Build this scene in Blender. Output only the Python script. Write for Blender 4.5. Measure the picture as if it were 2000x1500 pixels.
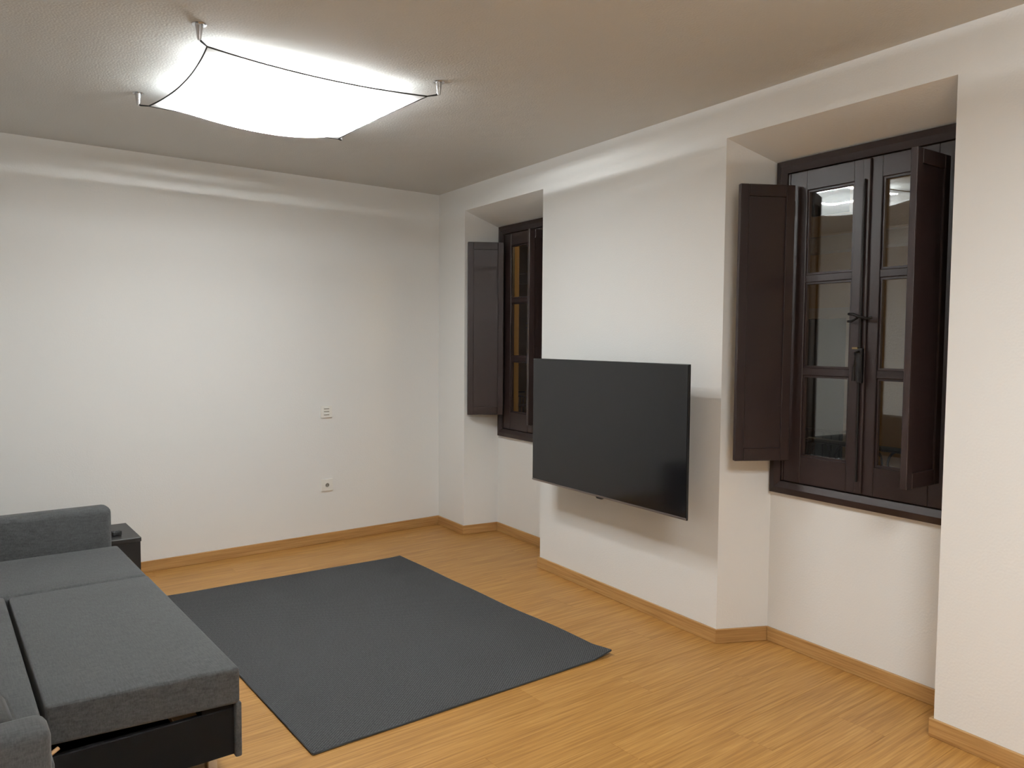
import bpy, bmesh, math, random
from mathutils import Vector, Matrix
random.seed(7)
D = bpy.data
SC = bpy.context.scene
COL = SC.collection
for _o in list(D.objects):
    D.objects.remove(_o)

# ------------------------------------------------------------------ camera, world, exposure
F_PX, YAW, PITCH, ROLL = 1520.65, 0.5769, 0.0552, 0.007
CAM = Vector((-2.8678, -5.468, 1.4606))
fw = Vector((math.sin(YAW)*math.cos(PITCH), math.cos(YAW)*math.cos(PITCH), -math.sin(PITCH)))
rt = Vector((math.cos(YAW), -math.sin(YAW), 0)); up = rt.cross(fw)
r2 = rt*math.cos(ROLL) + up*math.sin(ROLL); u2 = up*math.cos(ROLL) - rt*math.sin(ROLL)
cam = D.objects.new('camera', D.cameras.new('camera')); COL.objects.link(cam)
cam.matrix_world = Matrix(((r2.x, u2.x, -fw.x, CAM.x), (r2.y, u2.y, -fw.y, CAM.y), (r2.z, u2.z, -fw.z, CAM.z), (0, 0, 0, 1)))
cam.data.sensor_fit = 'HORIZONTAL'; cam.data.sensor_width = 36.0
cam.data.lens = F_PX*36.0/2000.0
cam.data.clip_start = 0.05
SC.camera = cam
W = D.worlds.new('night'); SC.world = W; W.use_nodes = True
W.node_tree.nodes['Background'].inputs[0].default_value = (0.006, 0.008, 0.014, 1)
W.node_tree.nodes['Background'].inputs[1].default_value = 1.0
SC.view_settings.view_transform = 'Standard'; SC.view_settings.look = 'None'
SC.view_settings.gamma = 1.0; SC.view_settings.use_curve_mapping = False
SC.view_settings.exposure = 0.0
DOWN_STRENGTH = 1640.0
REAR_DOWN_STRENGTH = 2900.0
UP_STRENGTH = 110.0
REAR_UP_STRENGTH = 900.0
TUBE_COLOR = (0.945, 0.985, 1.0, 1)
STREET_WATTS = 14.0
try:
    SC.cycles.max_bounces = 8; SC.cycles.diffuse_bounces = 4; SC.cycles.glossy_bounces = 3; SC.cycles.adaptive_threshold = 0.05
    SC.cycles.transparent_max_bounces = 16; SC.cycles.sample_clamp_indirect = 6.0
    SC.cycles.caustics_reflective = False; SC.cycles.caustics_refractive = False
    SC.cycles.use_denoising = True
except Exception:
    pass

H = 2.592; PHI = 0.0896

# ------------------------------------------------------------------ material helpers
def srgb(r, g, b):
    def c(v):
        v /= 255.0
        return v/12.92 if v <= 0.04045 else ((v+0.055)/1.055)**2.4
    return (c(r), c(g), c(b), 1)

class NT:
    def __init__(s, name):
        s.m = D.materials.new(name); s.m.use_nodes = True
        s.t = s.m.node_tree; s.b = s.t.nodes['Principled BSDF']; s.out = s.t.nodes['Material Output']
    def n(s, typ, **kw):
        nd = s.t.nodes.new(typ)
        for k, v in kw.items():
            if k.startswith('i_'):
                nd.inputs[k[2:].replace('_', ' ')].default_value = v
            else:
                setattr(nd, k, v)
        return nd
    def l(s, a, b): s.t.links.new(a, b)
    def math(s, op, a, b=None, clamp=False):
        nd = s.t.nodes.new('ShaderNodeMath'); nd.operation = op; nd.use_clamp = clamp
        for i, v in enumerate((a, b)):
            if v is None: continue
            if isinstance(v, (int, float)): nd.inputs[i].default_value = v
            else: s.l(v, nd.inputs[i])
        return nd.outputs[0]
    def mix(s, fac, a, b, blend='MIX'):
        nd = s.t.nodes.new('ShaderNodeMix'); nd.data_type = 'RGBA'; nd.blend_type = blend
        for sock, v in ((nd.inputs['Factor'], fac), (nd.inputs['A'], a), (nd.inputs['B'], b)):
            if isinstance(v, (int, float, tuple)): sock.default_value = v
            else: s.l(v, sock)
        return nd.outputs['Result']
    def coord(s, scale=(1, 1, 1), kind='Object', rand=False, rot=(0, 0, 0)):
        tc = s.t.nodes.new('ShaderNodeTexCoord'); v = tc.outputs[kind]
        if rand:
            oi = s.t.nodes.new('ShaderNodeObjectInfo')
            vm = s.t.nodes.new('ShaderNodeVectorMath'); vm.operation = 'MULTIPLY_ADD'
            cb = s.t.nodes.new('ShaderNodeCombineXYZ')
            for i, k in enumerate((37.0, 53.0, 11.0)):
                s.l(s.math('MULTIPLY', oi.outputs['Random'], k), cb.inputs[i])
            vm.inputs[1].default_value = (1, 1, 1)
            s.l(v, vm.inputs[0]); s.l(cb.outputs[0], vm.inputs[2]); v = vm.outputs[0]
        mp = s.t.nodes.new('ShaderNodeMapping'); mp.inputs['Scale'].default_value = scale
        mp.inputs['Rotation'].default_value = rot
        s.l(v, mp.inputs['Vector']); return mp.outputs[0]
    def noise(s, vec, scale, detail=4, rough=0.55, dist=0.0):
        nd = s.t.nodes.new('ShaderNodeTexNoise'); s.l(vec, nd.inputs['Vector'])
        nd.inputs['Scale'].default_value = scale; nd.inputs['Detail'].default_value = detail
        nd.inputs['Roughness'].default_value = rough; nd.inputs['Distortion'].default_value = dist
        return nd.outputs['Fac']
    def ramp(s, fac, stops):
        nd = s.t.nodes.new('ShaderNodeValToRGB'); e = nd.color_ramp.elements
        while len(e) < len(stops): e.new(0.5)
        for el, (p, c) in zip(e, stops):
            el.position = p; el.color = c
        s.l(fac, nd.inputs['Fac']); return nd.outputs['Color']
    def bump(s, height, strength, dist):
        nd = s.t.nodes.new('ShaderNodeBump'); nd.inputs['Strength'].default_value = strength
        nd.inputs['Distance'].default_value = dist
        s.l(height, nd.inputs['Height']); s.l(nd.outputs['Normal'], s.b.inputs['Normal'])
    def base(s, v):
        if isinstance(v, tuple): s.b.inputs['Base Color'].default_value = v
        else: s.l(v, s.b.inputs['Base Color'])
    def set(s, **kw):
        for k, v in kw.items():
            s.b.inputs[k.replace('_', ' ')].default_value = v
        return s

def plain(name, col, rough=0.5, metal=0.0, spec=0.5):
    t = NT(name); t.base(col); t.set(Roughness=rough, Metallic=metal); t.b.inputs['Specular IOR Level'].default_value = spec
    # light surface mottling so nothing is perfectly flat
    v = t.noise(t.coord(), 30.0, 3)
    t.base(t.mix(t.math('MULTIPLY', v, 0.25), col, tuple([c*0.8 for c in col[:3]]+[1])))
    return t.m

def paint(name, col, bump1, bump2):
    t = NT(name)
    big = t.noise(t.coord(), 0.9, 1)
    t.base(t.mix(t.math('MULTIPLY', big, 0.5), col, tuple([c*0.965 for c in col[:3]]+[1])))
    t.set(Roughness=0.85); t.b.inputs['Specular IOR Level'].default_value = 0.2
    v = t.coord()
    h = t.math('ADD', t.math('MULTIPLY', t.noise(v, 3.0, 2), bump1), t.math('MULTIPLY', t.noise(v, 120.0, 0), bump2))
    t.bump(h, 1.0, 0.02)
    return t.m

M = {}
M['wall'] = paint('wall_paint', (0.86, 0.857, 0.835, 1), 0.06, 0.02)
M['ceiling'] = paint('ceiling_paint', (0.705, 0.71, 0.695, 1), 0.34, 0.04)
M['trimwhite'] = plain('white_plastic', (0.90, 0.885, 0.83, 1), 0.35)
M['hem'] = plain('grey_hem_cord', (0.07, 0.07, 0.068, 1), 0.8, 0.0, 0.1)
M['slot'] = plain('dark_slot', (0.30, 0.285, 0.25, 1), 0.7)

def wood(name, c1, c2, c3, rand=True, rough=0.45, long=(1, 1, 1), bump=0.25):
    t = NT(name)
    v = t.coord((1.1*long[0], 13*long[1], 13*long[2]), rand=rand)
    n1 = t.noise(v, 1.6, 3, 0.6, 1.6)
    v2 = t.coord((3.0*long[0], 120*long[1], 120*long[2]), rand=rand)
    n2 = t.noise(v2, 1.0, 2, 0.6, 0.3)
    # cathedral figure: distorted bands across the board
    v3 = t.coord((0.55*long[0], 7*long[1], 7*long[2]), rand=rand)
    wv = t.n('ShaderNodeTexWave', wave_type='BANDS', bands_direction='Y')
    t.l(v3, wv.inputs['Vector']); wv.inputs['Scale'].default_value = 2.2; wv.inputs['Distortion'].default_value = 9.0
    wv.inputs['Detail'].default_value = 2.0; wv.inputs['Detail Scale'].default_value = 0.9
    base = t.ramp(n1, [(0.28, c2), (0.52, c1), (0.78, c3)])
    base = t.mix(t.math('MULTIPLY', t.math('POWER', wv.outputs['Fac'], 3.0), 0.35), base, c2)
    fine = t.ramp(n2, [(0.36, c2), (0.52, c1), (0.70, c3)])
    base = t.mix(0.5, base, fine)
    if rand:
        oi = t.n('ShaderNodeObjectInfo')
        hs = t.n('ShaderNodeHueSaturation'); t.l(base, hs.inputs['Color'])
        t.l(t.math('ADD', t.math('MULTIPLY', oi.outputs['Random'], 0.04), 0.98), hs.inputs['Value'])
        base = hs.outputs['Color']
    t.base(base); t.set(Roughness=rough)
    t.bump(n2, bump, 0.0006)
    return t.m
M['floor'] = wood('oak_laminate', srgb(178, 130, 67), srgb(148, 101, 46), srgb(203, 157, 92), rough=0.42)
M['oak'] = wood('oak_skirting', srgb(184, 142, 88), srgb(156, 112, 62), srgb(200, 160, 106), rough=0.5, bump=0.3)
M['birch'] = wood('birch_slat', srgb(214, 176, 132), srgb(190, 150, 106), srgb(226, 192, 150), rough=0.5)

def painted_wood(name, col, rough):
    t = NT(name)
    v = t.coord((10, 10, 1.2))
    n = t.noise(v, 2.0, 4)
    t.base(t.mix(n, col, tuple([c*0.72 for c in col[:3]]+[1])))
    t.set(Roughness=rough); t.b.inputs['Specular IOR Level'].default_value = 0.38; t.bump(t.noise(t.coord((60, 60, 4)), 1.0, 2), 0.25, 0.0008)
    return t.m
M['brown'] = painted_wood('dark_brown_paint', srgb(46, 33, 31), 0.42)
M['iron'] = plain('wrought_iron', srgb(30, 27, 26), 0.5, 0.6)
M['brass'] = plain('aged_brass', srgb(150, 128, 90), 0.35, 1.0)
M['chrome'] = plain('brushed_steel', (0.62, 0.62, 0.63, 1), 0.22, 1.0)
M['rubber'] = plain('dark_plastic', srgb(24, 24, 25), 0.55)
M['black_lam'] = plain('black_laminate', srgb(26, 25, 26), 0.4)
M['black_panel'] = plain('black_fibreboard', srgb(9, 8, 8), 0.7, 0.0, 0.15)

def fabric(name, c1, c2, fine, bumpd, rough=0.95):
    t = NT(name)
    va = t.coord((fine, fine*0.10, fine*0.4)); vb = t.coord((fine*0.10, fine, fine*0.4))
    a = t.noise(va, 1.0, 3, 0.7); b = t.noise(vb, 1.0, 3, 0.7)
    s = t.math('MULTIPLY', t.math('ADD', a, b), 0.5)
    big = t.noise(t.coord(), 5.0, 3)
    c = t.ramp(s, [(0.36, c2), (0.64, c1)])
    t.base(t.mix(t.math('MULTIPLY', big, 0.25), c, c2))
    t.set(Roughness=rough); t.b.inputs['Specular IOR Level'].default_value = 0.15
    t.b.inputs['Sheen Weight'].default_value = 0.15
    t.bump(s, 0.5, bumpd)
    return t.m
M['sofa'] = fabric('grey_upholstery', srgb(85, 86, 86), srgb(56, 57, 57), 260.0, 0.0015)
M['pillow'] = fabric('charcoal_cushion_fabric', srgb(72, 72, 70), srgb(48, 48, 47), 220.0, 0.002)

def rug_mat():
    t = NT('woven_rug')
    v = t.coord((1, 1, 1))
    sx = t.n('ShaderNodeSeparateXYZ'); t.l(v, sx.inputs[0])
    k = 2*math.pi/0.015
    wx = t.math('SINE', t.math('MULTIPLY', sx.outputs['X'], k))
    wy = t.math('SINE', t.math('MULTIPLY', sx.outputs['Y'], k*1.25))
    weave = t.math('ADD', t.math('MULTIPLY', t.math('MULTIPLY', wx, wy), 0.5), 0.5)
    n = t.noise(t.coord((110, 160, 1)), 1.0, 2, 0.7)
    h = t.math('ADD', t.math('MULTIPLY', weave, 0.6), t.math('MULTIPLY', n, 0.7))
    big = t.noise(t.coord(), 2.5, 3)
    c = t.ramp(h, [(0.28, srgb(24, 24, 25)), (0.60, srgb(54, 54, 54)), (0.95, srgb(90, 90, 90))])
    t.base(t.mix(t.math('MULTIPLY', big, 0.25), c, srgb(52, 52, 53)))
    t.set(Roughness=0.95); t.b.inputs['Specular IOR Level'].default_value = 0.1
    t.bump(h, 0.7, 0.0025)
    return t.m
M['rug'] = rug_mat()
M['rug_edge'] = fabric('rug_binding', srgb(62, 63, 65), srgb(44, 45, 46), 300.0, 0.001)

def screen_mat():
    t = NT('tv_panel'); t.base((0.006, 0.006, 0.007, 1)); t.set(Roughness=0.10)
    t.b.inputs['Specular IOR Level'].default_value = 0.46
    n = t.noise(t.coord(), 3.0, 2)
    t.base(t.mix(n, (0.006, 0.006, 0.007, 1), (0.008, 0.008, 0.009, 1)))
    return t.m
M['screen'] = screen_mat()
M['tvmetal'] = plain('tv_bottom_trim', srgb(150, 140, 137), 0.35, 0.9)
M['tvplastic'] = plain('tv_housing', srgb(20, 20, 21), 0.45)

def glass_mat():
    t = NT('window_glass'); t.t.nodes.remove(t.b)
    lw = t.n('ShaderNodeLayerWeight'); lw.inputs['Blend'].default_value = 0.5
    p5 = t.math('POWER', lw.outputs['Facing'], 5.0)
    fac = t.math('ADD', t.math('MULTIPLY', p5, 0.85), 0.145, True)
    tr = t.n('ShaderNodeBsdfTransparent'); tr.inputs[0].default_value = (0.93, 0.95, 0.94, 1)
    gl = t.n('ShaderNodeBsdfGlossy'); gl.inputs['Roughness'].default_value = 0.0; gl.inputs[0].default_value = (1, 1, 1, 1)
    mx = t.n('ShaderNodeMixShader'); t.l(fac, mx.inputs[0]); t.l(tr.outputs[0], mx.inputs[1]); t.l(gl.outputs[0], mx.inputs[2])
    t.l(mx.outputs[0], t.out.inputs['Surface'])
    return t.m
M['glass'] = glass_mat()

def sail_mat():
    t = NT('lamp_sail_fabric'); t.t.nodes.remove(t.b)
    tl = t.n('ShaderNodeBsdfTranslucent'); tl.inputs[0].default_value = (0.80, 0.80, 0.79, 1)
    df = t.n('ShaderNodeBsdfDiffuse'); df.inputs[0].default_value = (0.80, 0.80, 0.79, 1)
    m1 = t.n('ShaderNodeMixShader'); m1.inputs[0].default_value = 0.42
    t.l(tl.outputs[0], m1.inputs[1]); t.l(df.outputs[0], m1.inputs[2])
    tr = t.n('ShaderNodeBsdfTransparent'); tr.inputs[0].default_value = (1, 1, 1, 1)
    m2 = t.n('ShaderNodeMixShader'); m2.inputs[0].default_value = 0.05
    t.l(m1.outputs[0], m2.inputs[1]); t.l(tr.outputs[0], m2.inputs[2])
    t.l(m2.outputs[0], t.out.inputs['Surface'])
    return t.m
M['sail'] = sail_mat()

def emit(name, col, s):
    t = NT(name); t.t.nodes.remove(t.b)
    e = t.n('ShaderNodeEmission'); e.inputs[0].default_value = col; e.inputs[1].default_value = s
    t.l(e.outputs[0], t.out.inputs['Surface']); return t.m
M['down'] = emit('lamp_down_panel', TUBE_COLOR, DOWN_STRENGTH)
M['down_rear'] = emit('rear_lamp_down_panel', TUBE_COLOR, REAR_DOWN_STRENGTH)
M['up'] = emit('lamp_up_strip', TUBE_COLOR, UP_STRENGTH)
M['up_rear'] = emit('rear_lamp_up_strip', TUBE_COLOR, REAR_UP_STRENGTH)
M['lantern'] = emit('lantern_bulb', (1.0, 0.62, 0.26, 1), 12.0)

def stucco(name, c1, c2):
    t = NT(name)
    n = t.noise(t.coord(), 1.6, 5); f = t.noise(t.coord(), 40, 3)
    t.base(t.mix(n, c1, c2)); t.set(Roughness=0.9); t.bump(f, 0.6, 0.01); return t.m
M['ochre'] = stucco('ochre_render', srgb(200, 166, 104), srgb(176, 140, 82))
M['stone'] = stucco('pale_stone', srgb(190, 170, 136), srgb(166, 146, 112))
M['asphalt'] = stucco('dark_paving', srgb(70, 66, 62), srgb(54, 52, 50))
M['green'] = painted_wood('dark_shutter_paint', srgb(52, 48, 42), 0.5)

# ------------------------------------------------------------------ mesh helpers
class MB:
    def __init__(s): s.bm = bmesh.new()
    def hexa(s, p):       # 8 points: bottom 4 ccw, top 4 ccw
        v = [s.bm.verts.new(q) for q in p]
        for f in ((3, 2, 1, 0), (4, 5, 6, 7), (0, 1, 5, 4), (1, 2, 6, 5), (2, 3, 7, 6), (3, 0, 4, 7)):
            s.bm.faces.new([v[i] for i in f])
        return v
    def box(s, a, b):
        x0, y0, z0 = [min(i, j) for i, j in zip(a, b)]; x1, y1, z1 = [max(i, j) for i, j in zip(a, b)]
        s.hexa([(x0, y0, z0), (x1, y0, z0), (x1, y1, z0), (x0, y1, z0), (x0, y0, z1), (x1, y0, z1), (x1, y1, z1), (x0, y1, z1)])
        return s
    def prism(s, poly, z0, z1, fn=None):
        fn = fn or (lambda x, y, z: (x, y, z))
        a = [s.bm.verts.new(fn(x, y, z0)) for x, y in poly]; b = [s.bm.verts.new(fn(x, y, z1)) for x, y in poly]
        n = len(poly); s.bm.faces.new(a[::-1]); s.bm.faces.new(b)
        for i in range(n): s.bm.faces.new((a[i], a[(i+1) % n], b[(i+1) % n], b[i]))
        return s
    def tube(s, pts, r, seg=8, closed=False):
        pts = [Vector(p) for p in pts]; rings = []; n = len(pts)
        rr = r if isinstance(r, (list, tuple)) else [r]*n
        ref = Vector((0, 0, 1))
        for i, p in enumerate(pts):
            if closed: t = pts[(i+1) % n] - pts[i-1]
            else: t = pts[min(i+1, n-1)] - pts[max(i-1, 0)]
            t.normalize()
            rf = ref if abs(t.dot(ref)) < 0.95 else Vector((1, 0, 0))
            a = t.cross(rf).normalized(); b = t.cross(a)
            rings.append([s.bm.verts.new(p + (a*math.cos(2*math.pi*k/seg) + b*math.sin(2*math.pi*k/seg))*rr[i]) for k in range(seg)])
        for i in range(n if closed else n-1):
            A, B = rings[i], rings[(i+1) % n]
            for k in range(seg): s.bm.faces.new((A[k], A[(k+1) % seg], B[(k+1) % seg], B[k]))
        if not closed:
            s.bm.faces.new(rings[0][::-1]); s.bm.faces.new(rings[-1])
        return s
    def lathe(s, prof, loc=(0, 0, 0), seg=24):
        rings = []
        for r, z in prof:
            rings.append([s.bm.verts.new((loc[0]+r*math.cos(2*math.pi*k/seg), loc[1]+r*math.sin(2*math.pi*k/seg), loc[2]+z)) for k in range(seg)])
        for A, B in zip(rings, rings[1:]):
            for k in range(seg): s.bm.faces.new((A[k], A[(k+1) % seg], B[(k+1) % seg], B[k]))
        s.bm.faces.new(rings[0][::-1]); s.bm.faces.new(rings[-1]); return s
    def bevel(s, w, seg=2, ang=0.5):
        bmesh.ops.recalc_face_normals(s.bm, faces=s.bm.faces)
        e = [e for e in s.bm.edges if len(e.link_faces) == 2 and e.calc_face_angle(0) > ang]
        bmesh.ops.bevel(s.bm, geom=e, offset=w, segments=seg, profile=0.5, affect='EDGES', clamp_overlap=True)
        return s
    def mesh(s, name, mat, smooth=None):
        bmesh.ops.recalc_face_normals(s.bm, faces=s.bm.faces)
        me = D.meshes.new(name); s.bm.to_mesh(me); s.bm.free()
        if mat: me.materials.append(mat)
        if smooth is not None:
            me.polygons.foreach_set('use_smooth', [True]*len(me.polygons))
            try: me.set_sharp_from_angle(angle=smooth)
            except Exception: pass
        return me
    def obj(s, name, mat, parent=None, loc=(0, 0, 0), rz=0.0, smooth=None):
        return link(name, s.mesh(name, mat, smooth), parent, loc, rz)

def link(name, data, parent=None, loc=(0, 0, 0), rz=0.0):
    o = D.objects.new(name, data); COL.objects.link(o)
    o.location = loc; o.rotation_euler = (0, 0, rz)
    if parent is not None: o.parent = parent
    return o
def tag(o, label, cat, group=None, kind=None):
    o['label'] = label; o['category'] = cat
    if group: o['group'] = group
    if kind: o['kind'] = kind
    return o
def empty(name, label, cat, loc=(0, 0, 0), rz=0.0, group=None, kind=None):
    o = link(name, None, None, loc, rz); o.empty_display_size = 0.1
    return tag(o, label, cat, group, kind)
def struct(o, label, cat): return tag(o, label, cat, None, 'structure')
def rotz(x, y, a): return (x*math.cos(a)-y*math.sin(a), x*math.sin(a)+y*math.cos(a))

# ------------------------------------------------------------------ structure: walls
XO = 0.45
ZT = 2.419
WZ0, WZ1 = 0.742, 2.312
NICHES = [  # y_front_left, y_front_right, depth, y_back_left, y_back_right, window left, window right
    dict(yl=-0.407, yr=-1.406, d=0.285, bl=-0.432, br=-1.398, wl=-0.460, wr=-1.390),
    dict(yl=-2.898, yr=-3.959, d=0.250, bl=-3.000, br=-3.950, wl=-3.010, wr=-3.940)]
YREAR = -7.6; XLEFT = -3.80
A1, A2 = NICHES
m = MB()
tp = math.tan(PHI)
m.prism([(0, 0), (0, A1['yl']), (A1['d'], A1['bl']), (A1['d'], A1['wl']), (XO, A1['wl']), (XO, XO*tp)], 0, H)
m.prism([(0, A1['yr']), (0, A2['yl']), (A2['d'], A2['bl']), (A2['d'], A2['wl']), (XO, A2['wl']), (XO, A1['wr']), (A1['d'], A1['wr']), (A1['d'], A1['br'])], 0, H)
m.prism([(0, A2['yr']), (0, YREAR), (XO, YREAR), (XO, A2['wr']), (A2['d'], A2['wr']), (A2['d'], A2['br'])], 0, H)
for a in NICHES:
    m.box((a['d'], a['wl'], 0), (XO, a['wr'], WZ0))
    prof = [(0, ZT), (a['d'], WZ1), (XO, WZ1), (XO, H), (0, H)]
    m.prism(prof, a['yl'], a['yr'], lambda x, z, y: (x, y, z))
wr_ = m.obj('wall_right', M['wall'])
wr_.data.materials.append(M['ochre'])
for pg in wr_.data.polygons:
    xs = [wr_.data.vertices[i].co.x for i in pg.vertices]
    if min(xs) > 0.24 and max(xs) > 0.44: pg.material_index = 1
struct(wr_, 'white painted wall with two deep window niches and the television', 'wall')

cb, sb = math.cos(PHI), math.sin(PHI)
def bwpt(s, off, z=0.0):      # along the back wall (towards -x) and off into the room
    return (-s*cb + off*sb, -s*sb - off*cb, z)
m = MB(); m.prism([bwpt(-0.6, 0)[:2], bwpt(4.3, 0)[:2], bwpt(4.3, -0.25)[:2], bwpt(-0.6, -0.25)[:2]], 0, H)
struct(m.obj('wall_back', M['wall']), 'plain white back wall above the sofa with one socket and one vent plate', 'wall')
m = MB(); m.box((XLEFT-0.15, YREAR, 0), (XLEFT, -0.30, H))
struct(m.obj('wall_left', M['wall']), 'plain white wall behind the sofa backrest', 'wall')
m = MB(); m.box((XLEFT-0.15, YREAR-0.15, 0), (XO, YREAR, H))
struct(m.obj('wall_rear', M['wall']), 'plain white wall behind the viewer', 'wall')
m = MB(); m.box((XLEFT-0.2, YREAR-0.2, H), (XO+0.05, 0.35, H+0.2))
struct(m.obj('ceiling', M['ceiling']), 'white plaster ceiling with slight trowel marks', 'ceiling')

# floor: slab and individual laminate planks parallel to the back wall
m = MB(); m.box((XLEFT-0.15, YREAR-0.15, -0.20), (XO, 0.30, -0.009))
floor = struct(m.obj('floor', M['asphalt']), 'warm oak laminate plank floor', 'floor')
PLW, PLL, FR = 0.192, 1.285, 0.078
m = MB(); m.box((0, 0, -0.008), (PLL-0.0006, PLW-0.0006, 0)).bevel(0.0004, 1)
plank_me = m.mesh('plank', M['floor'])
def inside(poly_pts):
    xs = [p[0] for p in poly_pts]; ys = [p[1] for p in poly_pts]
    return not (max(xs) < XLEFT or min(xs) > 0.30 or max(ys) < YREAR or min(ys) > 0.10)
nrow = 0
for r in range(-44, 6):
    off = (r*0.427) % PLL
    for c in range(-5, 4):
        x0 = c*PLL - off; y0 = r*PLW
        crn = [rotz(x0+a, y0+b, FR) for a in (0, PLL) for b in (0, PLW)]
        if not inside(crn): continue
        cx = sum(p[0] for p in crn)/4; cy = sum(p[1] for p in crn)/4
        if cx > 0.96 or cx < XLEFT-0.5 or cy < YREAR-0.05: continue
        if cy > bwpt(-cx, 0)[1] + 0.07: continue
        p = rotz(x0, y0, FR)
        link('plank', plank_me, floor, (p[0], p[1], 0), FR); nrow += 1

# skirting boards: one object per side, each straight length a board of its own
BBH, BBT = 0.0684, 0.013
def skirting(name, label, path, side=1):
    root = struct(link(name, None), label, 'baseboard')
    pts = [Vector((p[0], p[1], 0)) for p in path]; n = len(pts); offs = []
    for i in range(n):
        def nrm(a, b):
            d = (b-a).normalized(); return Vector((d.y, -d.x, 0))*side
        if i == 0: offs.append(pts[0] + nrm(pts[0], pts[1])*BBT)
        elif i == n-1: offs.append(pts[-1] + nrm(pts[-2], pts[-1])*BBT)
        else:
            n1 = nrm(pts[i-1], pts[i]); n2 = nrm(pts[i], pts[i+1]); b = (n1+n2).normalized()
            offs.append(pts[i] + b*(BBT/max(0.2, b.dot(n1))))
    for i in range(n-1):
        a, b, c, d = pts[i], pts[i+1], offs[i+1], offs[i]
        ang = math.atan2((b-a).y, (b-a).x)
        mb = MB(); q = [rotz((v-a).x, (v-a).y, -ang) for v in (a, b, c, d)]
        mb.prism(q, 0.0002, BBH).bevel(0.0018, 1)
        link('board', mb.mesh('board', M['oak']), root, a, ang)
    return root
skirting('baseboard_right', 'oak baseboard stepping in and out along the window niches',
         [(0, 0), (0, A1['yl']), (A1['d'], A1['bl']), (A1['d'], A1['br']), (0, A1['yr']), (0, A2['yl']), (A2['d'], A2['bl']), (A2['d'], A2['br']), (0, A2['yr']), (0, YREAR)])
skirting('baseboard_back', 'oak baseboard along the plain back wall', [bwpt(3.75, 0)[:2], (0, 0)])
skirting('baseboard_left', 'oak baseboard behind the sofa', [(XLEFT, YREAR), (XLEFT, -0.36)])
skirting('baseboard_rear', 'oak baseboard along the wall behind the viewer', [(0, YREAR), (XLEFT, YREAR)])

# ------------------------------------------------------------------ windows
def shutter_mesh(L, z0, z1, th=0.026):
    """local: x from hinge to free edge, y thickness, z up; both faces have a sunk panel"""
    mb = MB(); bd = 0.042; rc = 0.007
    ys = (-th/2, th/2)
    mb.box((0, ys[0], z0), (bd, ys[1], z1)); mb.box((L-bd, ys[0], z0), (L, ys[1], z1))
    mb.box((bd, ys[0], z0), (L-bd, ys[1], z0+0.06)); mb.box((bd, ys[0], z1-0.055), (L-bd, ys[1], z1))
    mb.bevel(0.002, 1)
    mb.box((bd-0.001, ys[0]+rc, z0+0.055), (L-bd+0.001, ys[1]-rc, z1-0.05))
    return mb.mesh('shutter', M['brown'])

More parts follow.
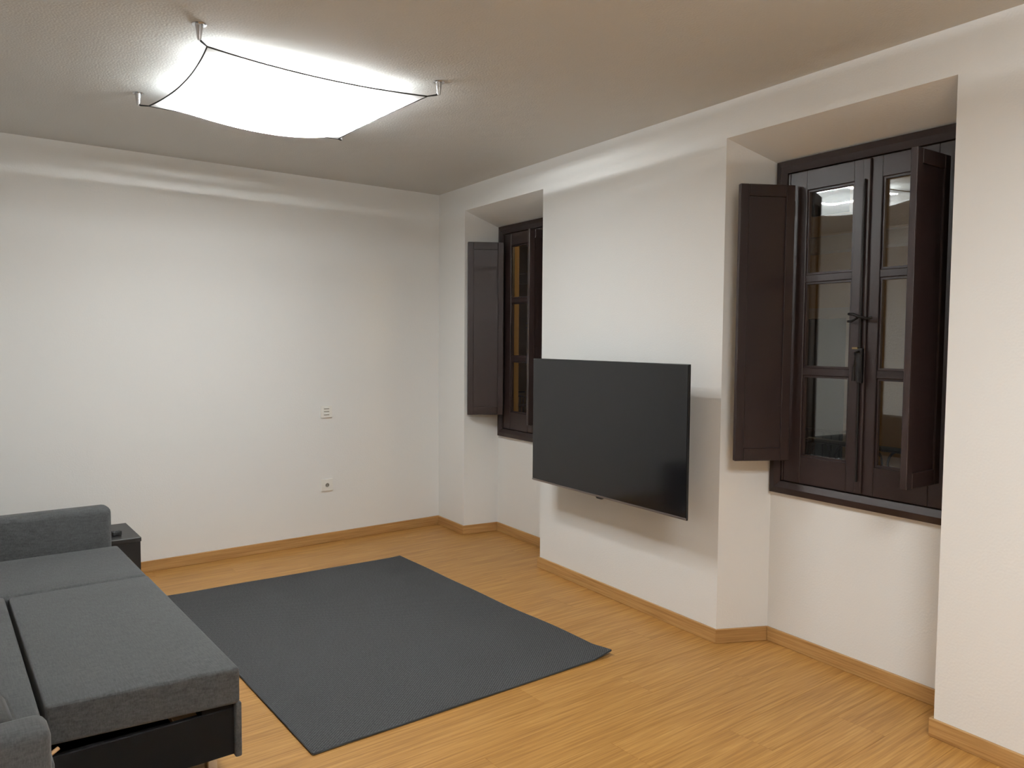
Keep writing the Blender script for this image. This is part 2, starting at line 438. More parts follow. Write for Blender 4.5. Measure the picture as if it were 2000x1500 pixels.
def make_window(name, label, a, xf, sh_l, sh_r):
    """xf: front plane of the frame; local building in world coordinates"""
    root = struct(link(name, None), label, 'window')
    wl, wr = a['wl'], a['wr']; cy = (wl+wr)/2; fwid = 0.058; xb = xf+0.085
    # frame: four mitred, sloping members
    def member(p, q, inward):      # p,q outer corners (y,z); inward offset corners
        (y0, z0), (y1, z1) = p, q; (iy0, iz0), (iy1, iz1) = inward
        mb = MB()
        mb.hexa([(xf+0.006, y0, z0), (xf+0.006, y1, z1), (xf, (y1+iy1)/2, (z1+iz1)/2), (xf, (y0+iy0)/2, (z0+iz0)/2),
                 (xb, y0, z0), (xb, y1, z1), (xb, (y1+iy1)/2, (z1+iz1)/2), (xb, (y0+iy0)/2, (z0+iz0)/2)])
        mb.hexa([(xf, (y0+iy0)/2, (z0+iz0)/2), (xf, (y1+iy1)/2, (z1+iz1)/2), (xf+0.010, iy1, iz1), (xf+0.010, iy0, iz0),
                 (xb, (y0+iy0)/2, (z0+iz0)/2), (xb, (y1+iy1)/2, (z1+iz1)/2), (xb, iy1, iz1), (xb, iy0, iz0)])
        mb.obj('frame_member', M['brown'], root)
    yo0, yo1, zo0, zo1 = wl, wr, WZ0, WZ1
    yi0, yi1, zi0, zi1 = wl-fwid, wr+fwid, WZ0+0.058, WZ1-0.058
    member((yo0, zo1), (yo1, zo1), ((yi0, zi1), (yi1, zi1)))
    member((yo0, zo0), (yo1, zo0), ((yi0, zi0), (yi1, zi0)))
    member((yo0, zo0), (yo0, zo1), ((yi0, zi0), (yi0, zi1)))
    member((yo1, zo0), (yo1, zo1), ((yi1, zi0), (yi1, zi1)))
    # casements
    xl = xf+0.014; xt = xl+0.034
    ztop, zbot = WZ1-0.062, WZ0+0.062
    panes_z = [(1.774, 2.160), (1.347, 1.739), (0.932, 1.311)]
    for sgn, ya, yb in ((1, wl-fwid-0.003, cy+0.001), (-1, wr+fwid+0.003, cy-0.001)):
        # ya = hinge side, yb = meeting side
        p0 = ya - sgn*0.102; p1 = yb + sgn*0.064
        mb = MB()
        mb.box((xl, ya, zbot), (xt, p0, ztop)); mb.box((xl, p1, zbot), (xt, yb, ztop))
        mb.box((xl, p0, panes_z[0][1]), (xt, p1, ztop)); mb.box((xl, p0, zbot), (xt, p1, panes_z[2][0]))
        mb.bevel(0.0025, 1)
        leaf = mb.obj('casement', M['brown'], root)
        for zz0, zz1 in ((1.739, 1.774), (1.311, 1.347)):
            g = MB(); g.box((xl+0.004, p0+sgn*0.004, zz0), (xt-0.004, p1-sgn*0.004, zz1)).bevel(0.003, 1); g.obj('muntin', M['brown'], leaf)
        for zz0, zz1 in panes_z:
            g = MB(); g.box((xl+0.024, p0+sgn*0.003, zz0-0.003), (xl+0.028, p1-sgn*0.003, zz1+0.003)); g.obj('pane', M['glass'], leaf)
            # glazing bead
            b = MB()
            q0, q1 = min(p0, p1), max(p0, p1); bw_ = 0.009
            b.box((xl+0.008, q0, zz0), (xl+0.0235, q0+bw_, zz1)); b.box((xl+0.008, q1-bw_, zz0), (xl+0.0235, q1, zz1))
            b.box((xl+0.008, q0+bw_, zz0), (xl+0.0235, q1-bw_, zz0+bw_)); b.box((xl+0.008, q0+bw_, zz1-bw_), (xl+0.0235, q1-bw_, zz1))
            b.obj('glazing_bead', M['brown'], leaf)
        # moulding line on the hinge stile
        g = MB(); g.box((xl-0.004, ya-sgn*0.004, zbot+0.004), (xl+0.002, ya-sgn*0.012, ztop-0.004)); g.obj('bead', M['brown'], leaf)
        if sgn == 1:
            g = MB(); g.box((xl-0.010, yb+0.018, zbot+0.003), (xl+0.004, yb-0.018, ztop-0.003)).bevel(0.004, 2); g.obj('cover_strip', M['brown'], leaf)
    # espagnolette bolt with keeper and handle
    g = MB(); xk = xl-0.016
    g.tube([(xk, cy+0.004, 1.30), (xk, cy+0.004, 2.16)], 0.0045, 8); g.tube([(xk, cy+0.004, 0.86), (xk, cy+0.004, 1.30)], 0.0045, 8)
    bolt = g.obj('bolt_rod', M['iron'], root, smooth=0.6)
    g = MB(); g.box((xk-0.010, cy-0.013, 1.29), (xk+0.006, cy+0.013, 1.44)).bevel(0.003, 2); g.obj('bolt_case', M['iron'], bolt)
    g = MB(); g.tube([(xk-0.010, cy+0.002, 1.425), (xk-0.030, cy+0.004, 1.42), (xk-0.036, cy+0.006, 1.36), (xk-0.034, cy+0.008, 1.30)], [0.006, 0.006, 0.007, 0.008], 8); g.obj('handle', M['iron'], bolt, smooth=0.6)
    g = MB(); g.box((xk-0.012, cy+0.008, 1.436), (xk-0.004, cy+0.034, 1.444)); g.obj('catch_plate', M['brass'], bolt)
    g = MB()
    g.tube([(xk-0.004, cy+0.060, 1.588), (xk-0.014, cy+0.030, 1.586), (xk-0.020, cy, 1.574), (xk-0.012, cy-0.034, 1.566), (xk-0.002, cy-0.050, 1.572)], 0.006, 8)
    g.tube([(xk-0.002, cy+0.064, 1.556), (xk-0.010, cy+0.040, 1.556), (xk-0.012, cy+0.014, 1.570)], 0.005, 8)
    g.obj('latch_bar', M['iron'], bolt, smooth=0.6)
    # shutters
    for (hx, hy), (ex, ey) in (sh_l, sh_r):
        L = math.hypot(ex-hx, ey-hy); ang = math.atan2(ey-hy, ex-hx)
        s = link('shutter', shutter_mesh(L, 0.910, 2.186), root, (hx, hy, 0), ang)
        for hz in (1.02, 1.55, 2.08):
            g = MB(); g.tube([(0.0, 0.0, hz-0.035), (0.0, 0.0, hz+0.035)], 0.0075, 10)
            g.obj('hinge', M['iron'], s, smooth=0.6)
    return root
make_window('window_1', 'narrow dark brown casement window left of the television', A1, 0.255,
            ((0.243, -0.562), (0.004, -0.448)), ((0.243, -1.285), (-0.010, -1.262)))
make_window('window_2', 'dark brown casement window right of the television with two open shutters', A2, 0.220,
            ((0.208, -3.122), (-0.032, -3.010)), ((0.208, -3.822), (-0.040, -3.832)))

# ------------------------------------------------------------------ ceiling lamps
def make_lamp(label, corners, mats):
    """corners: A near-left, B far-left, C near-right, D far-right (x,y) on the ceiling"""
    A, B, C, Dd = [Vector((c[0], c[1], 0)) for c in corners]
    ctr = (A+B+C+Dd)/4
    root = empty('ceiling_lamp', label, 'ceiling lamp', (ctr.x, ctr.y, H))
    def rel(v): return v - ctr
    zc = -0.058
    cs = []
    for k, P in enumerate((A, B, C, Dd)):
        p = rel(P); inw = -p.normalized()
        mb = MB(); mb.lathe([(0.006, -0.056), (0.008, -0.050), (0.011, -0.030), (0.0145, -0.004), (0.0145, -0.0002)], (p.x, p.y, 0), 20)
        mt = mb.obj('ceiling_mount', M['chrome'], root, smooth=0.7)
        mb = MB(); mb.lathe([(0.024, -0.004), (0.026, -0.002), (0.026, -0.0002)], (p.x, p.y, 0), 24); mb.obj('rosette', M['chrome'], mt, smooth=0.7)
        c = p + inw*0.052; c.z = zc-0.002; cs.append(c)
        mb = MB(); mb.tube([(p.x, p.y, -0.050), (p.x+inw.x*0.012, p.y+inw.y*0.012, -0.056), (p.x+inw.x*0.034, p.y+inw.y*0.034, -0.058), (c.x, c.y, c.z)], [0.004, 0.004, 0.0035, 0.003], 8)
        mb.obj('hook', M['rubber'], mt, smooth=0.7)
    a, b, c, d = cs
    N = 40
    def edge(p, q, t, bow):
        mid = (p+q)/2; inw = -mid.copy(); inw.z = 0; inw.normalize()
        return p.lerp(q, t) + inw*(bow*4*t*(1-t)) + Vector((0, 0, -0.012*4*t*(1-t)))
    bow = 0.030
    def surf(s, t):      # Coons patch; s from A to C, t from A to B, with a belly
        e0 = edge(a, c, s, bow); e1 = edge(b, d, s, bow); l0 = edge(a, b, t, bow); l1 = edge(c, d, t, bow)
        P = e0*(1-t)+e1*t + l0*(1-s)+l1*s - (a*(1-s)*(1-t)+c*s*(1-t)+b*(1-s)*t+d*s*t)
        k = (4*s*(1-s))*(4*t*(1-t))
        P.z -= 0.088*(1-(1-k)**1.5)
        return P
    mb = MB(); g = [[mb.bm.verts.new(surf(i/N, j/N)) for j in range(N+1)] for i in range(N+1)]
    for i in range(N):
        for j in range(N): mb.bm.faces.new((g[i][j], g[i+1][j], g[i+1][j+1], g[i][j+1]))
    sail = mb.obj('sail_shade', M['sail'], root, smooth=1.2)
    for p, q in ((a, c), (c, d), (d, b), (b, a)):
        mb = MB(); mb.tube([edge(p, q, i/24, bow) for i in range(25)], 0.0032, 6); mb.obj('hem', M['hem'], sail, smooth=1.0)
    # gear tray and tubes above the sail
    ex = (rel(C)-rel(A)).normalized(); ey = (rel(B)-rel(A)).normalized()
    def P(u, v, z): w = ex*u+ey*v; return (w.x, w.y, z)
    mb = MB(); mb.hexa([P(-.08, -.08, -.030), P(.08, -.08, -.030), P(.08, .08, -.030), P(-.08, .08, -.030), P(-.08, -.08, -.0002), P(.08, -.08, -.0002), P(.08, .08, -.0002), P(-.08, .08, -.0002)])
    mb.obj('gear_tray', M['trimwhite'], root)
    r = 0.26
    for s in (-1, 1):
        for axis in (0, 1):
            def Q(t, w, z): return P(t, s*r+w, z) if axis == 0 else P(s*r+w, t, z)
            hl = 0.297 if axis == 0 else 0.222
            def slab(w_, z0, z1, name, mat, par):
                mb = MB()
                mb.hexa([Q(-hl, -w_, z0), Q(hl, -w_, z0), Q(hl, w_, z0), Q(-hl, w_, z0), Q(-hl, -w_, z1), Q(hl, -w_, z1), Q(hl, w_, z1), Q(-hl, w_, z1)])
                return mb.obj(name, mat, par)
            tray = slab(0.034, -0.046, -0.042, 'panel_carrier', M['trimwhite'], root)
            slab(0.032, -0.049, -0.0462, 'down_light', mats[0], tray)
            slab(0.022, -0.0418, -0.0400, 'up_light', mats[1], tray)
            for e in (-1, 1):      # low rim that shields the panel sideways
                mb = MB(); a0, a1 = e*0.034, e*0.037; a0, a1 = min(a0, a1), max(a0, a1)
                mb.hexa([Q(-hl, a0, -0.0528), Q(hl, a0, -0.0528), Q(hl, a1, -0.0528), Q(-hl, a1, -0.0528), Q(-hl, a0, -0.042), Q(hl, a0, -0.042), Q(hl, a1, -0.042), Q(-hl, a1, -0.042)])
                mb.obj('rim', M['trimwhite'], tray)
                q = Vector(Q(e*hl*0.7, 0.025, 0))
                mb = MB(); mb.tube([(q.x, q.y, -0.0415), (q.x, q.y, -0.0002)], 0.004, 8); mb.obj('spacer', M['trimwhite'], tray)
    return root
LC = [(-2.254, -2.443), (-2.324, -1.448), (-1.246, -2.371), (-1.316, -1.376)]
make_lamp('white stretched fabric sail lamp on four steel ceiling mounts', LC, (M['down'], M['up']))
make_lamp('second white fabric sail lamp on the ceiling behind the viewer', [(x, y-3.55) for x, y in LC], (M['down_rear'], M['up_rear']))

# ------------------------------------------------------------------ television
TVW, TVH = 1.278, 0.738
tv = empty('television', 'large black flat television on a wall bracket between the windows', 'television', (-0.200, -2.240, 0.9887-TVH/2))
m = MB(); m.box((0.002, -TVW/2, 0), (0.014, TVW/2, TVH)).bevel(0.002, 2); m.obj('bezel', M['tvplastic'], tv)
m = MB(); m.box((-0.001, -TVW/2+0.005, 0.013), (0.004, TVW/2-0.005, TVH-0.004)); m.obj('screen', M['screen'], tv)
m = MB(); m.box((-0.0025, -TVW/2+0.002, 0.002), (0.004, TVW/2-0.002, 0.0115)).bevel(0.001, 1); ch = m.obj('bottom_trim', M['tvmetal'], tv)
m = MB(); m.prism([(-0.028, 0.002), (-0.020, -0.006), (0.020, -0.006), (0.028, 0.002)], -0.003, 0.010, lambda y, z, x: (x, y, z)); m.obj('sensor_bump', M['tvplastic'], ch)
m = MB(); m.box((0.0138, -0.46, 0.05), (0.070, 0.46, 0.52)).bevel(0.012, 2); m.obj('rear_housing', M['tvplastic'], tv)
m = MB(); m.box((0.180, -0.12, 0.20), (0.1995, 0.12, 0.46)); m.box((0.070, -0.22, 0.22), (0.082, 0.22, 0.26)); m.box((0.070, -0.22, 0.40), (0.082, 0.22, 0.44))
m.tube([(0.180, 0.0, 0.33), (0.135, 0.10, 0.33), (0.086, 0.0, 0.33)], 0.014, 8); m.obj('wall_bracket', M['iron'], tv)

# ------------------------------------------------------------------ rug
def rug():
    P = {'A': Vector((-0.677, -0.727, 0)), 'B': Vector((-0.535, -2.744, 0)), 'C': Vector((-1.994, -2.860, 0)), 'D': Vector((-2.135, -0.785, 0))}
    org = P['C']; nu, nv = 70, 96; th = 0.009
    rnd = random.Random(3)
    def pos(u, v):
        p = P['C']*(1-u)*(1-v)+P['B']*u*(1-v)+P['D']*(1-u)*v+P['A']*u*v
        z = 0.0012*(1+math.sin(v*21+u*3))*max(0, u-0.8)*5 + 0.0006*(1+math.sin(u*17+v*9))
        du = max(0, u-0.93)/0.07; dv = max(0, 0.06-v)/0.06
        z += 0.016*(du*dv)**0.8 if du > 0 and dv > 0 else 0
        z += 0.004*max(0, u-0.96)/0.04*(0.5+0.5*math.sin(v*13.0))
        p = p.copy(); 
        if u > 0.999: p.x += 0.006*math.sin(v*9.0)
        return Vector((p.x, p.y, z))
    ang = math.atan2(P['B'].y-P['C'].y, P['B'].x-P['C'].x)
    def loc(p):
        d = p-org; x, y = rotz(d.x, d.y, -ang); return Vector((x, y, p.z))
    root = empty('area_rug', 'charcoal flat woven area rug on the oak floor', 'rug', (org.x, org.y, 0), ang)
    mb = MB(); top = []; bot = []
    for i in range(nu+1):
        top.append([mb.bm.verts.new(loc(pos(i/nu, j/nv))+Vector((0, 0, th))) for j in range(nv+1)])
        bot.append([mb.bm.verts.new(loc(pos(i/nu, j/nv))+Vector((0, 0, 0.0004))) for j in range(nv+1)])
    for i in range(nu):
        for j in range(nv):
            mb.bm.faces.new((top[i][j], top[i+1][j], top[i+1][j+1], top[i][j+1]))
            mb.bm.faces.new((bot[i][j], bot[i][j+1], bot[i+1][j+1], bot[i+1][j]))
    per = [(i, 0) for i in range(nu)]+[(nu, j) for j in range(nv)]+[(i, nv) for i in range(nu, 0, -1)]+[(0, j) for j in range(nv, 0, -1)]
    for k in range(len(per)):
        a, b = per[k], per[(k+1) % len(per)]
        mb.bm.faces.new((bot[a[0]][a[1]], bot[b[0]][b[1]], top[b[0]][b[1]], top[a[0]][a[1]]))
    mb.obj('woven_field', M['rug'], root, smooth=0.8)
    for k, (f, n) in enumerate(((lambda t: pos(t, 0), 40), (lambda t: pos(1, t), 60), (lambda t: pos(t, 1), 40), (lambda t: pos(0, t), 60))):
        mb = MB(); mb.tube([loc(f(i/n))+Vector((0, 0, th*0.55)) for i in range(n+1)], th*0.52, 8); mb.obj('bound_edge', M['rug_edge'], root, smooth=0.8)
rug()

# ------------------------------------------------------------------ wall plates
def plate_root(name, label, cat, s, z):
    p = bwpt(s, 0.0006, z); return empty(name, label, cat, p, PHI)      # local -y points into the room
w = plate_root('vent_plate', 'small square white louvred wall plate above the socket', 'wall plate', 0.9555, 0.946)
m = MB(); m.box((-0.043, -0.009, -0.043), (0.043, 0, 0.043)).bevel(0.002, 2); m.obj('cover', M['trimwhite'], w)
for zz in (-0.020, 0.003, 0.023):
    m = MB(); m.box((-0.022, -0.0125, zz), (0.020, -0.0085, zz+0.009)).bevel(0.0012, 1); m.obj('louvre', M['trimwhite'], w)
    m = MB(); m.box((-0.021, -0.0097, zz-0.005), (0.019, -0.0087, zz)); m.obj('slot', M['slot'], w)
w = plate_root('wall_socket', 'square white round pin wall socket near the baseboard', 'wall socket', 0.955, 0.417)
m = MB(); m.box((-0.043, -0.009, -0.043), (0.043, 0, 0.043)).bevel(0.002, 2); cov = m.obj('cover', M['trimwhite'], w)
def ring(mb, r0, r1, y0, y1, seg=28):
    v = []
    for r, y in ((r1, y0), (r1, y1), (r0, y1), (r0, y0)):
        v.append([mb.bm.verts.new((r*math.cos(2*math.pi*k/seg), y, r*math.sin(2*math.pi*k/seg))) for k in range(seg)])
    for i in range(4):
        A_, B_ = v[i], v[(i+1) % 4]
        for k in range(seg): mb.bm.faces.new((A_[k], A_[(k+1) % seg], B_[(k+1) % seg], B_[k]))
m = MB(); ring(m, 0.0150, 0.0190, -0.0130, -0.0085); m.obj('socket_rim', M['trimwhite'], w, smooth=0.6)
m = MB(); m.prism([(0.0152*math.cos(2*math.pi*k/24), 0.0152*math.sin(2*math.pi*k/24)) for k in range(24)], -0.0098, -0.0088, lambda x, z, y: (x, y, z)); m.obj('socket_well', M['slot'], w)
for sx in (-1, 1):
    m = MB(); m.prism([(sx*0.0080+0.0026*math.cos(2*math.pi*k/12), 0.0028*math.sin(2*math.pi*k/12)) for k in range(12)], -0.0104, -0.0097, lambda x, z, y: (x, y, z)); m.obj('pin_hole', M['rubber'], w)

# ------------------------------------------------------------------ sofa bed
TH = 0.077; SA = Vector((-2.360, -1.728, 0))
sofa = empty('sofa_bed', 'grey fabric corner sofa bed with its mattress pulled out', 'sofa', SA, TH)
def cushion(name, quad, z0, z1, bev, mat, parent, crown=0.0, seg=4):
    """rounded block over a plan quad (near-left, near-right, far-right, far-left) in the parent's frame"""
    mb = MB(); NX, NY = 10, 14
    q = [Vector((a[0], a[1], 0)) for a in quad]
    mb.hexa([(p.x, p.y, z0) for p in q]+[(p.x, p.y, z1) for p in q])
    mb.bevel(bev, seg, 0.3)
    if crown:
        bmesh.ops.subdivide_edges(mb.bm, edges=[e for e in mb.bm.edges if e.calc_length() > bev*3], cuts=6, use_grid_fill=True)
        c = (q[0]+q[1]+q[2]+q[3])/4; hx = max(abs(p.x-c.x) for p in q); hy = max(abs(p.y-c.y) for p in q)
        for v in mb.bm.verts:
            if v.co.z > z1-bev*0.6:
                k = max(0, 1-((v.co.x-c.x)/hx)**2)*max(0, 1-((v.co.y-c.y)/hy)**2)
                v.co.z += crown*k + 0.0015*math.sin(v.co.x*23+v.co.y*11)*k
    return mb.obj(name, mat, parent, smooth=0.9)
# corner chaise along the back wall
cushion('chaise_cushion', [(-1.12, 0.006), (0.000, 0.006), (-0.002, 0.628), (-1.12, 0.628)], 0.285, 0.412, 0.018, M['sofa'], sofa, 0.004)
cushion('chaise_base', [(-1.30, 0.010), (-0.010, 0.010), (-0.014, 0.730), (-1.30, 0.730)], 0.060, 0.284, 0.010, M['sofa'], sofa)
arm = cushion('armrest', [(-1.30, 0.632), (-0.026, 0.626), (-0.030, 0.742), (-1.30, 0.742)], 0.286, 0.612, 0.034, M['sofa'], sofa)
for vv in (0.632, 0.737):
    m = MB(); m.tube([(-1.26, vv, 0.585), (-0.06, vv, 0.585), (-0.040, vv, 0.575)], 0.0028, 6); m.obj('piping', M['sofa'], arm, smooth=0.8)
# pulled-out bed section
mat_ = cushion('pull_out_mattress', [(-0.530, -1.172), (0.004, -1.228), (0.000, -0.004), (-0.524, -0.004)], 0.292, 0.412, 0.013, M['sofa'], sofa, 0.003)
m = MB(); m.tube([(-0.518, -1.170, 0.404), (-0.006, -1.223, 0.404)], 0.0028, 6); m.obj('piping', M['sofa'], mat_, smooth=0.8)
pf = MB(); pf.box((-0.56, -1.190, 0.112), (-0.004, -1.170, 0.268)).bevel(0.003, 1)
fr_ = pf.obj('drawer_side', M['black_panel'], sofa)
m = MB(); m.box((-0.560, -1.168, 0.112), (-0.010, -0.020, 0.130)); m.obj('drawer_bottom', M['black_panel'], sofa)
m = MB(); m.box((-0.006, -1.205, 0.105), (0.016, -0.010, 0.286)).bevel(0.006, 2); m.obj('drawer_front', M['sofa'], sofa, smooth=0.8)
m = MB(); m.box((-0.105, -1.188, 0.2685), (-0.004, -1.120, 0.293)); m.obj('support_block', M['black_panel'], fr_)
for k in range(5):
    m = MB(); m.box((-0.53, -1.060+k*0.235, 0.262), (-0.02, -0.990+k*0.235, 0.276)).bevel(0.002, 1); m.obj('slat', M['birch'], sofa)
for cu, cv in ((-0.060, -1.120), (-0.060, -0.12)):
    m = MB(); m.tube([(cu, cv-0.014, 0.026), (cu, cv+0.014, 0.026)], 0.0255, 16); cs_ = m.obj('castor', M['rubber'], sofa, smooth=0.6)
    m = MB(); m.box((cu-0.016, cv-0.020, 0.03), (cu+0.016, cv+0.020, 0.112)).bevel(0.003, 1); m.obj('castor_fork', M['chrome'], cs_)
m = MB(); m.box((-0.185, -1.168, 0.244), (-0.112, -1.10, 0.264)).bevel(0.002, 1); m.obj('batten', M['birch'], sofa)
# pull tab of webbing between seat and mattress
m = MB(); m.tube([(-0.500, -1.180, 0.286), (-0.520, -1.192, 0.280), (-0.545, -1.200, 0.278), (-0.565, -1.195, 0.284)], 0.006, 8); m.obj('pull_strap', M['birch'], sofa, smooth=0.8)
# main seat, back and near arm
cushion('main_seat', [(-1.13, -1.530), (-0.548, -1.530), (-0.536, -0.004), (-1.13, -0.004)], 0.290, 0.420, 0.016, M['sofa'], sofa, 0.003)
cushion('seat_base', [(-1.30, -1.540), (-0.575, -1.540), (-0.575, 0.0), (-1.30, 0.0)], 0.060, 0.289, 0.008, M['sofa'], sofa)
arm2 = cushion('armrest', [(-1.30, -1.650), (-0.566, -1.650), (-0.566, -1.535), (-1.30, -1.535)], 0.060, 0.560, 0.030, M['sofa'], sofa)
m = MB(); m.tube([(-1.26, -1.646, 0.532), (-0.608, -1.646, 0.532), (-0.588, -1.644, 0.522)], 0.0028, 6); m.obj('piping', M['sofa'], arm2, smooth=0.8)
cushion('backrest', [(-1.315, -1.650), (-1.135, -1.650), (-1.135, 0.742), (-1.315, 0.742)], 0.290, 0.780, 0.035, M['sofa'], sofa)
for fu, fv in ((-1.24, -1.60), (-0.62, -1.60), (-1.24, 0.66), (-0.08, 0.66), (-0.62, -0.1), (-0.08, 0.06)):
    m = MB(); m.lathe([(0.020, 0.0005), (0.024, 0.06)], (fu, fv, 0), 12); m.obj('foot', M['rubber'], sofa)

# throw cushion resting on the main seat
def pillow():
    loc = SA + Vector((*rotz(-0.815, -1.262, TH), 0.426))
    o = empty('throw_cushion', 'charcoal throw cushion lying on the sofa seat', 'cushion', loc, TH+0.12)
    mb = MB(); N = 20; R = 0.190; Hh = 0.058; grid = {}
    for sgn in (1, -1):
        for i in range(N+1):
            for j in range(N+1):
                x = -1+2*i/N; y = -1+2*j/N
                k = (max(0, 1-x**4)*max(0, 1-y**4))**0.55
                pin = 1-0.06*(1-abs(x))*0 - 0.07*(abs(x)*abs(y))
                grid[sgn, i, j] = mb.bm.verts.new((x*R*pin, y*R*pin, Hh+sgn*Hh*k))
        for i in range(N):
            for j in range(N):
                mb.bm.faces.new((grid[sgn, i, j], grid[sgn, i+1, j], grid[sgn, i+1, j+1], grid[sgn, i, j+1]))
    bmesh.ops.remove_doubles(mb.bm, verts=mb.bm.verts, dist=0.0005)
    mb.obj('cover', M['pillow'], o, smooth=1.2)
    mb = MB(); pts = []
    for k in range(80):
        t = k/80*4; s = int(t); f = t-s
        x, y = [(-1+2*f, -1), (1, -1+2*f), (1-2*f, 1), (-1, 1-2*f)][s]
        pin = 1-0.07*abs(x)*abs(y); pts.append((x*R*pin, y*R*pin, Hh))
    mb.tube(pts, 0.0045, 6, True); mb.obj('piping', M['pillow'], o, smooth=1.0)
pillow()

# ------------------------------------------------------------------ side table and small box
TZ = 0.402
tb = empty('side_table', 'low black box side table behind the sofa arm', 'table', (-2.287, -0.955, 0), PHI-0.02)
m = MB(); m.box((-0.42, 0.0, TZ-0.022), (0.004, 0.400, TZ)).bevel(0.0015, 1); m.obj('table_top', M['black_lam'], tb)
m = MB(); m.box((-0.016, 0.004, 0.0005), (0.0, 0.396, TZ-0.022)); m.obj('side_panel', M['black_lam'], tb)
m = MB(); m.box((-0.416, 0.004, 0.0005), (-0.400, 0.396, TZ-0.022)); m.obj('side_panel', M['black_lam'], tb)
m = MB(); m.box((-0.400, 0.004, 0.03), (-0.016, 0.020, TZ-0.022)); m.obj('front_panel', M['black_lam'], tb)
m = MB(); m.box((-0.400, 0.380, 0.03), (-0.016, 0.396, TZ-0.022)); m.obj('back_panel', M['black_lam'], tb)
sm = empty('plug_adapter', 'tiny black plastic box on the side table', 'box', (-2.392, -0.845, TZ+0.0003), 0.3)
m = MB(); m.box((-0.024, -0.018, 0), (0.024, 0.018, 0.024)).bevel(0.004, 2); bd_ = m.obj('body', M['rubber'], sm)
m = MB(); m.box((-0.014, -0.010, 0.0238), (0.014, 0.010, 0.0262)).bevel(0.001, 1); m.obj('cap', M['black_lam'], bd_)

# ------------------------------------------------------------------ outside: railings, street, house across
def railing(a, label):
    y0, y1 = a['wl']+0.10, a['wr']-0.10; x = 0.66
    root = empty('balcony_railing', label, 'railing', (x, (y0+y1)/2, 0.0), 0.0, 'iron railings outside the windows')
    h = abs(y1-y0)/2; zt = 0.955; zb = 0.12
    for z, r in ((zt, 0.014), (zt-0.14, 0.008), (zb, 0.010)):
        m = MB(); m.tube([(0, -h, z), (0, h, z)], r, 8); m.obj('rail', M['iron'], root)
    for s in (-1, 1):
        for z in (zt, zb):
            m = MB(); m.tube([(0, s*h, z), (XO-x+0.002, s*h, z)], 0.010, 8); m.obj('wall_tie', M['iron'], root)
    n = 10
    m = MB(); m.tube([(0, 0, zb), (0, 0, zt-0.14)], 0.006, 6); bar = m.mesh('bar', M['iron'])
    for k in range(n+1): link('bar', bar, root, (0, -h+2*h*k/n, 0))
    m = MB(); m.tube([(0, 0.056*math.cos(t*math.pi/12), 0.066*math.sin(t*math.pi/12)) for t in range(24)], 0.006, 6, True); hoop = m.mesh('scroll', M['iron'])
    for k in range(8): link('scroll', hoop, root, (0, -h+2*h*(k+0.5)/8, zt-0.07))
railing(A1, 'iron railing outside the left window')
railing(A2, 'iron railing with scrolls outside the right window')
m = MB(); m.box((XO, -9.0, -4.6), (5.6, 18.0, -4.4)); struct(m.obj('street', M['asphalt']), 'dark paved street below the windows', 'street')
m = MB()
m.box((XO-0.02, XO*tp, -4.4), (XO+0.02, 18.0, 6.5)); 
struct(m.obj('wall_facade', M['ochre']), 'ochre outer facade beside the windows', 'wall')

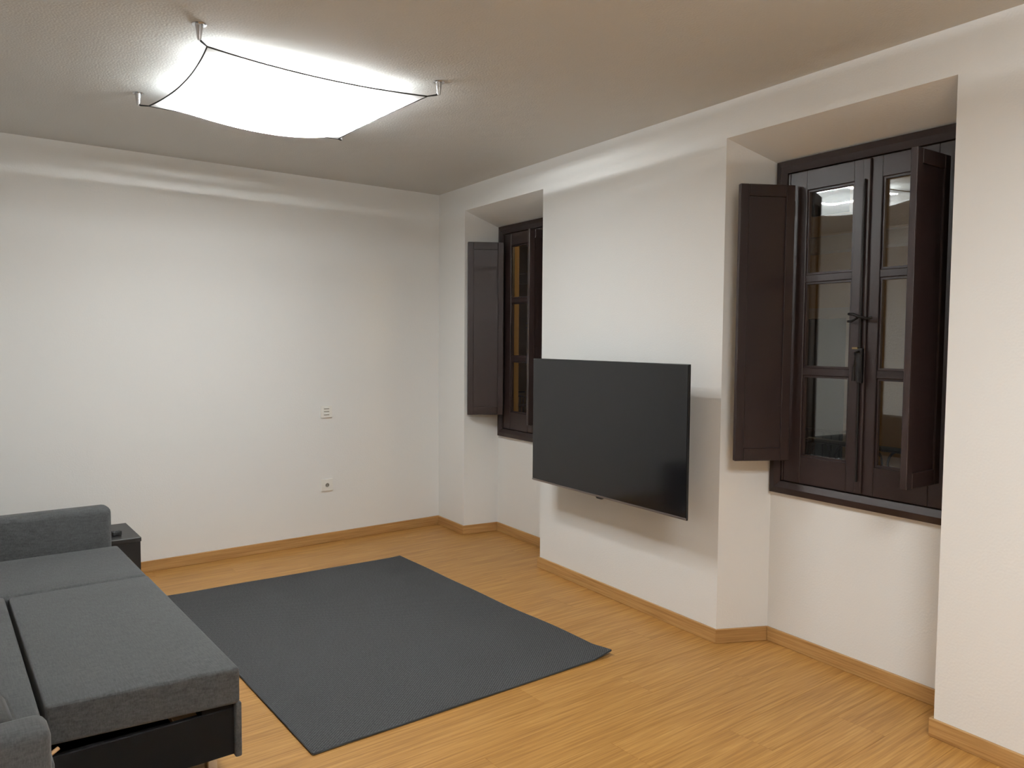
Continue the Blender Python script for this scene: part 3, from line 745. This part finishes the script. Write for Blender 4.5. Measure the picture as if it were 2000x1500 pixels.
bx = 5.2
house = empty('facing_house', 'ochre house with balconies across the street', 'building', (bx, 3.0, -4.4))
m = MB(); m.box((0, -11.0, 0), (0.4, 13.0, 11.5)); m.obj('wall', M['ochre'], house)
for z in (3.55, 6.9, 10.2):
    m = MB(); m.box((-0.10, -11.0, z), (0.0, 13.0, z+0.20)).bevel(0.02, 1); m.obj('string_course', M['stone'], house)
def house_window(y, z, tall):
    m = MB(); ww, hh = 1.0, (2.2 if tall else 1.5)
    m.box((-0.05, y-ww/2-0.12, z-0.02), (0.0, y-ww/2, z+hh+0.12)); m.box((-0.05, y+ww/2, z-0.02), (0.0, y+ww/2+0.12, z+hh+0.12)); m.box((-0.05, y-ww/2, z+hh), (0.0, y+ww/2, z+hh+0.12))
    f = m.obj('window', M['stone'], house)
    for s in (-1, 1):
        m = MB(); m.box((-0.035, min(y, y+s*ww/2)+0.004, z), (-0.005, max(y, y+s*ww/2)-0.004, z+hh-0.004)).bevel(0.006, 1); m.obj('shutter_leaf', M['green'], f)
m = MB(); m.tube([(0, 0, 0.06), (0, 0, 0.98)], 0.011, 6); obar = m.mesh('baluster', M['iron'])
for k, y in enumerate((-5.2, -2.6, 0.0, 2.6, 5.2, 7.8)):
    house_window(y, 3.95, True); house_window(y, 7.35, True)
    m = MB(); m.box((-0.75, y-0.95, 3.78), (0.0, y+0.95, 3.92)).bevel(0.02, 1); bal = m.obj('balcony', M['stone'], house)
    for z in (3.98, 4.92):
        m = MB(); m.tube([(0.0, y-0.9, z), (-0.70, y-0.9, z), (-0.70, y+0.9, z), (0.0, y+0.9, z)], 0.016, 6); m.obj('handrail', M['iron'], bal)
    for j in range(19): link('baluster', obar, bal, (-0.70, y-0.9+0.1*j, 3.94))
for (lx, ly, lz), lab in (((0.97, -4.6, 2.1), 'iron street lantern on our facade past the right window'), ((0.97, -1.95, 2.5), 'iron street lantern on our facade between the two windows')):
    ln = empty('street_lantern', lab, 'lantern', (lx, ly, lz), 0, 'street lanterns on the outer facade')
    m = MB(); m.tube([(-0.515, 0, 0.10), (-0.20, 0, 0.30), (0.0, 0, 0.22)], 0.015, 8); m.obj('bracket', M['iron'], ln)
    m = MB(); m.lathe([(0.03, 0.22), (0.14, 0.13), (0.15, 0.11)], (0, 0, 0), 6); m.obj('hood', M['iron'], ln)
    m = MB(); m.lathe([(0.06, -0.14), (0.11, 0.108)], (0, 0, 0), 6); m.obj('glass_body', M['lantern'], ln)
    pl = D.lights.new('street_light', 'POINT'); pl.energy = STREET_WATTS; pl.color = (1.0, 0.74, 0.38); pl.shadow_soft_size = 0.08
    lo = link('street_light', pl, ln, (0, 0, -0.24))
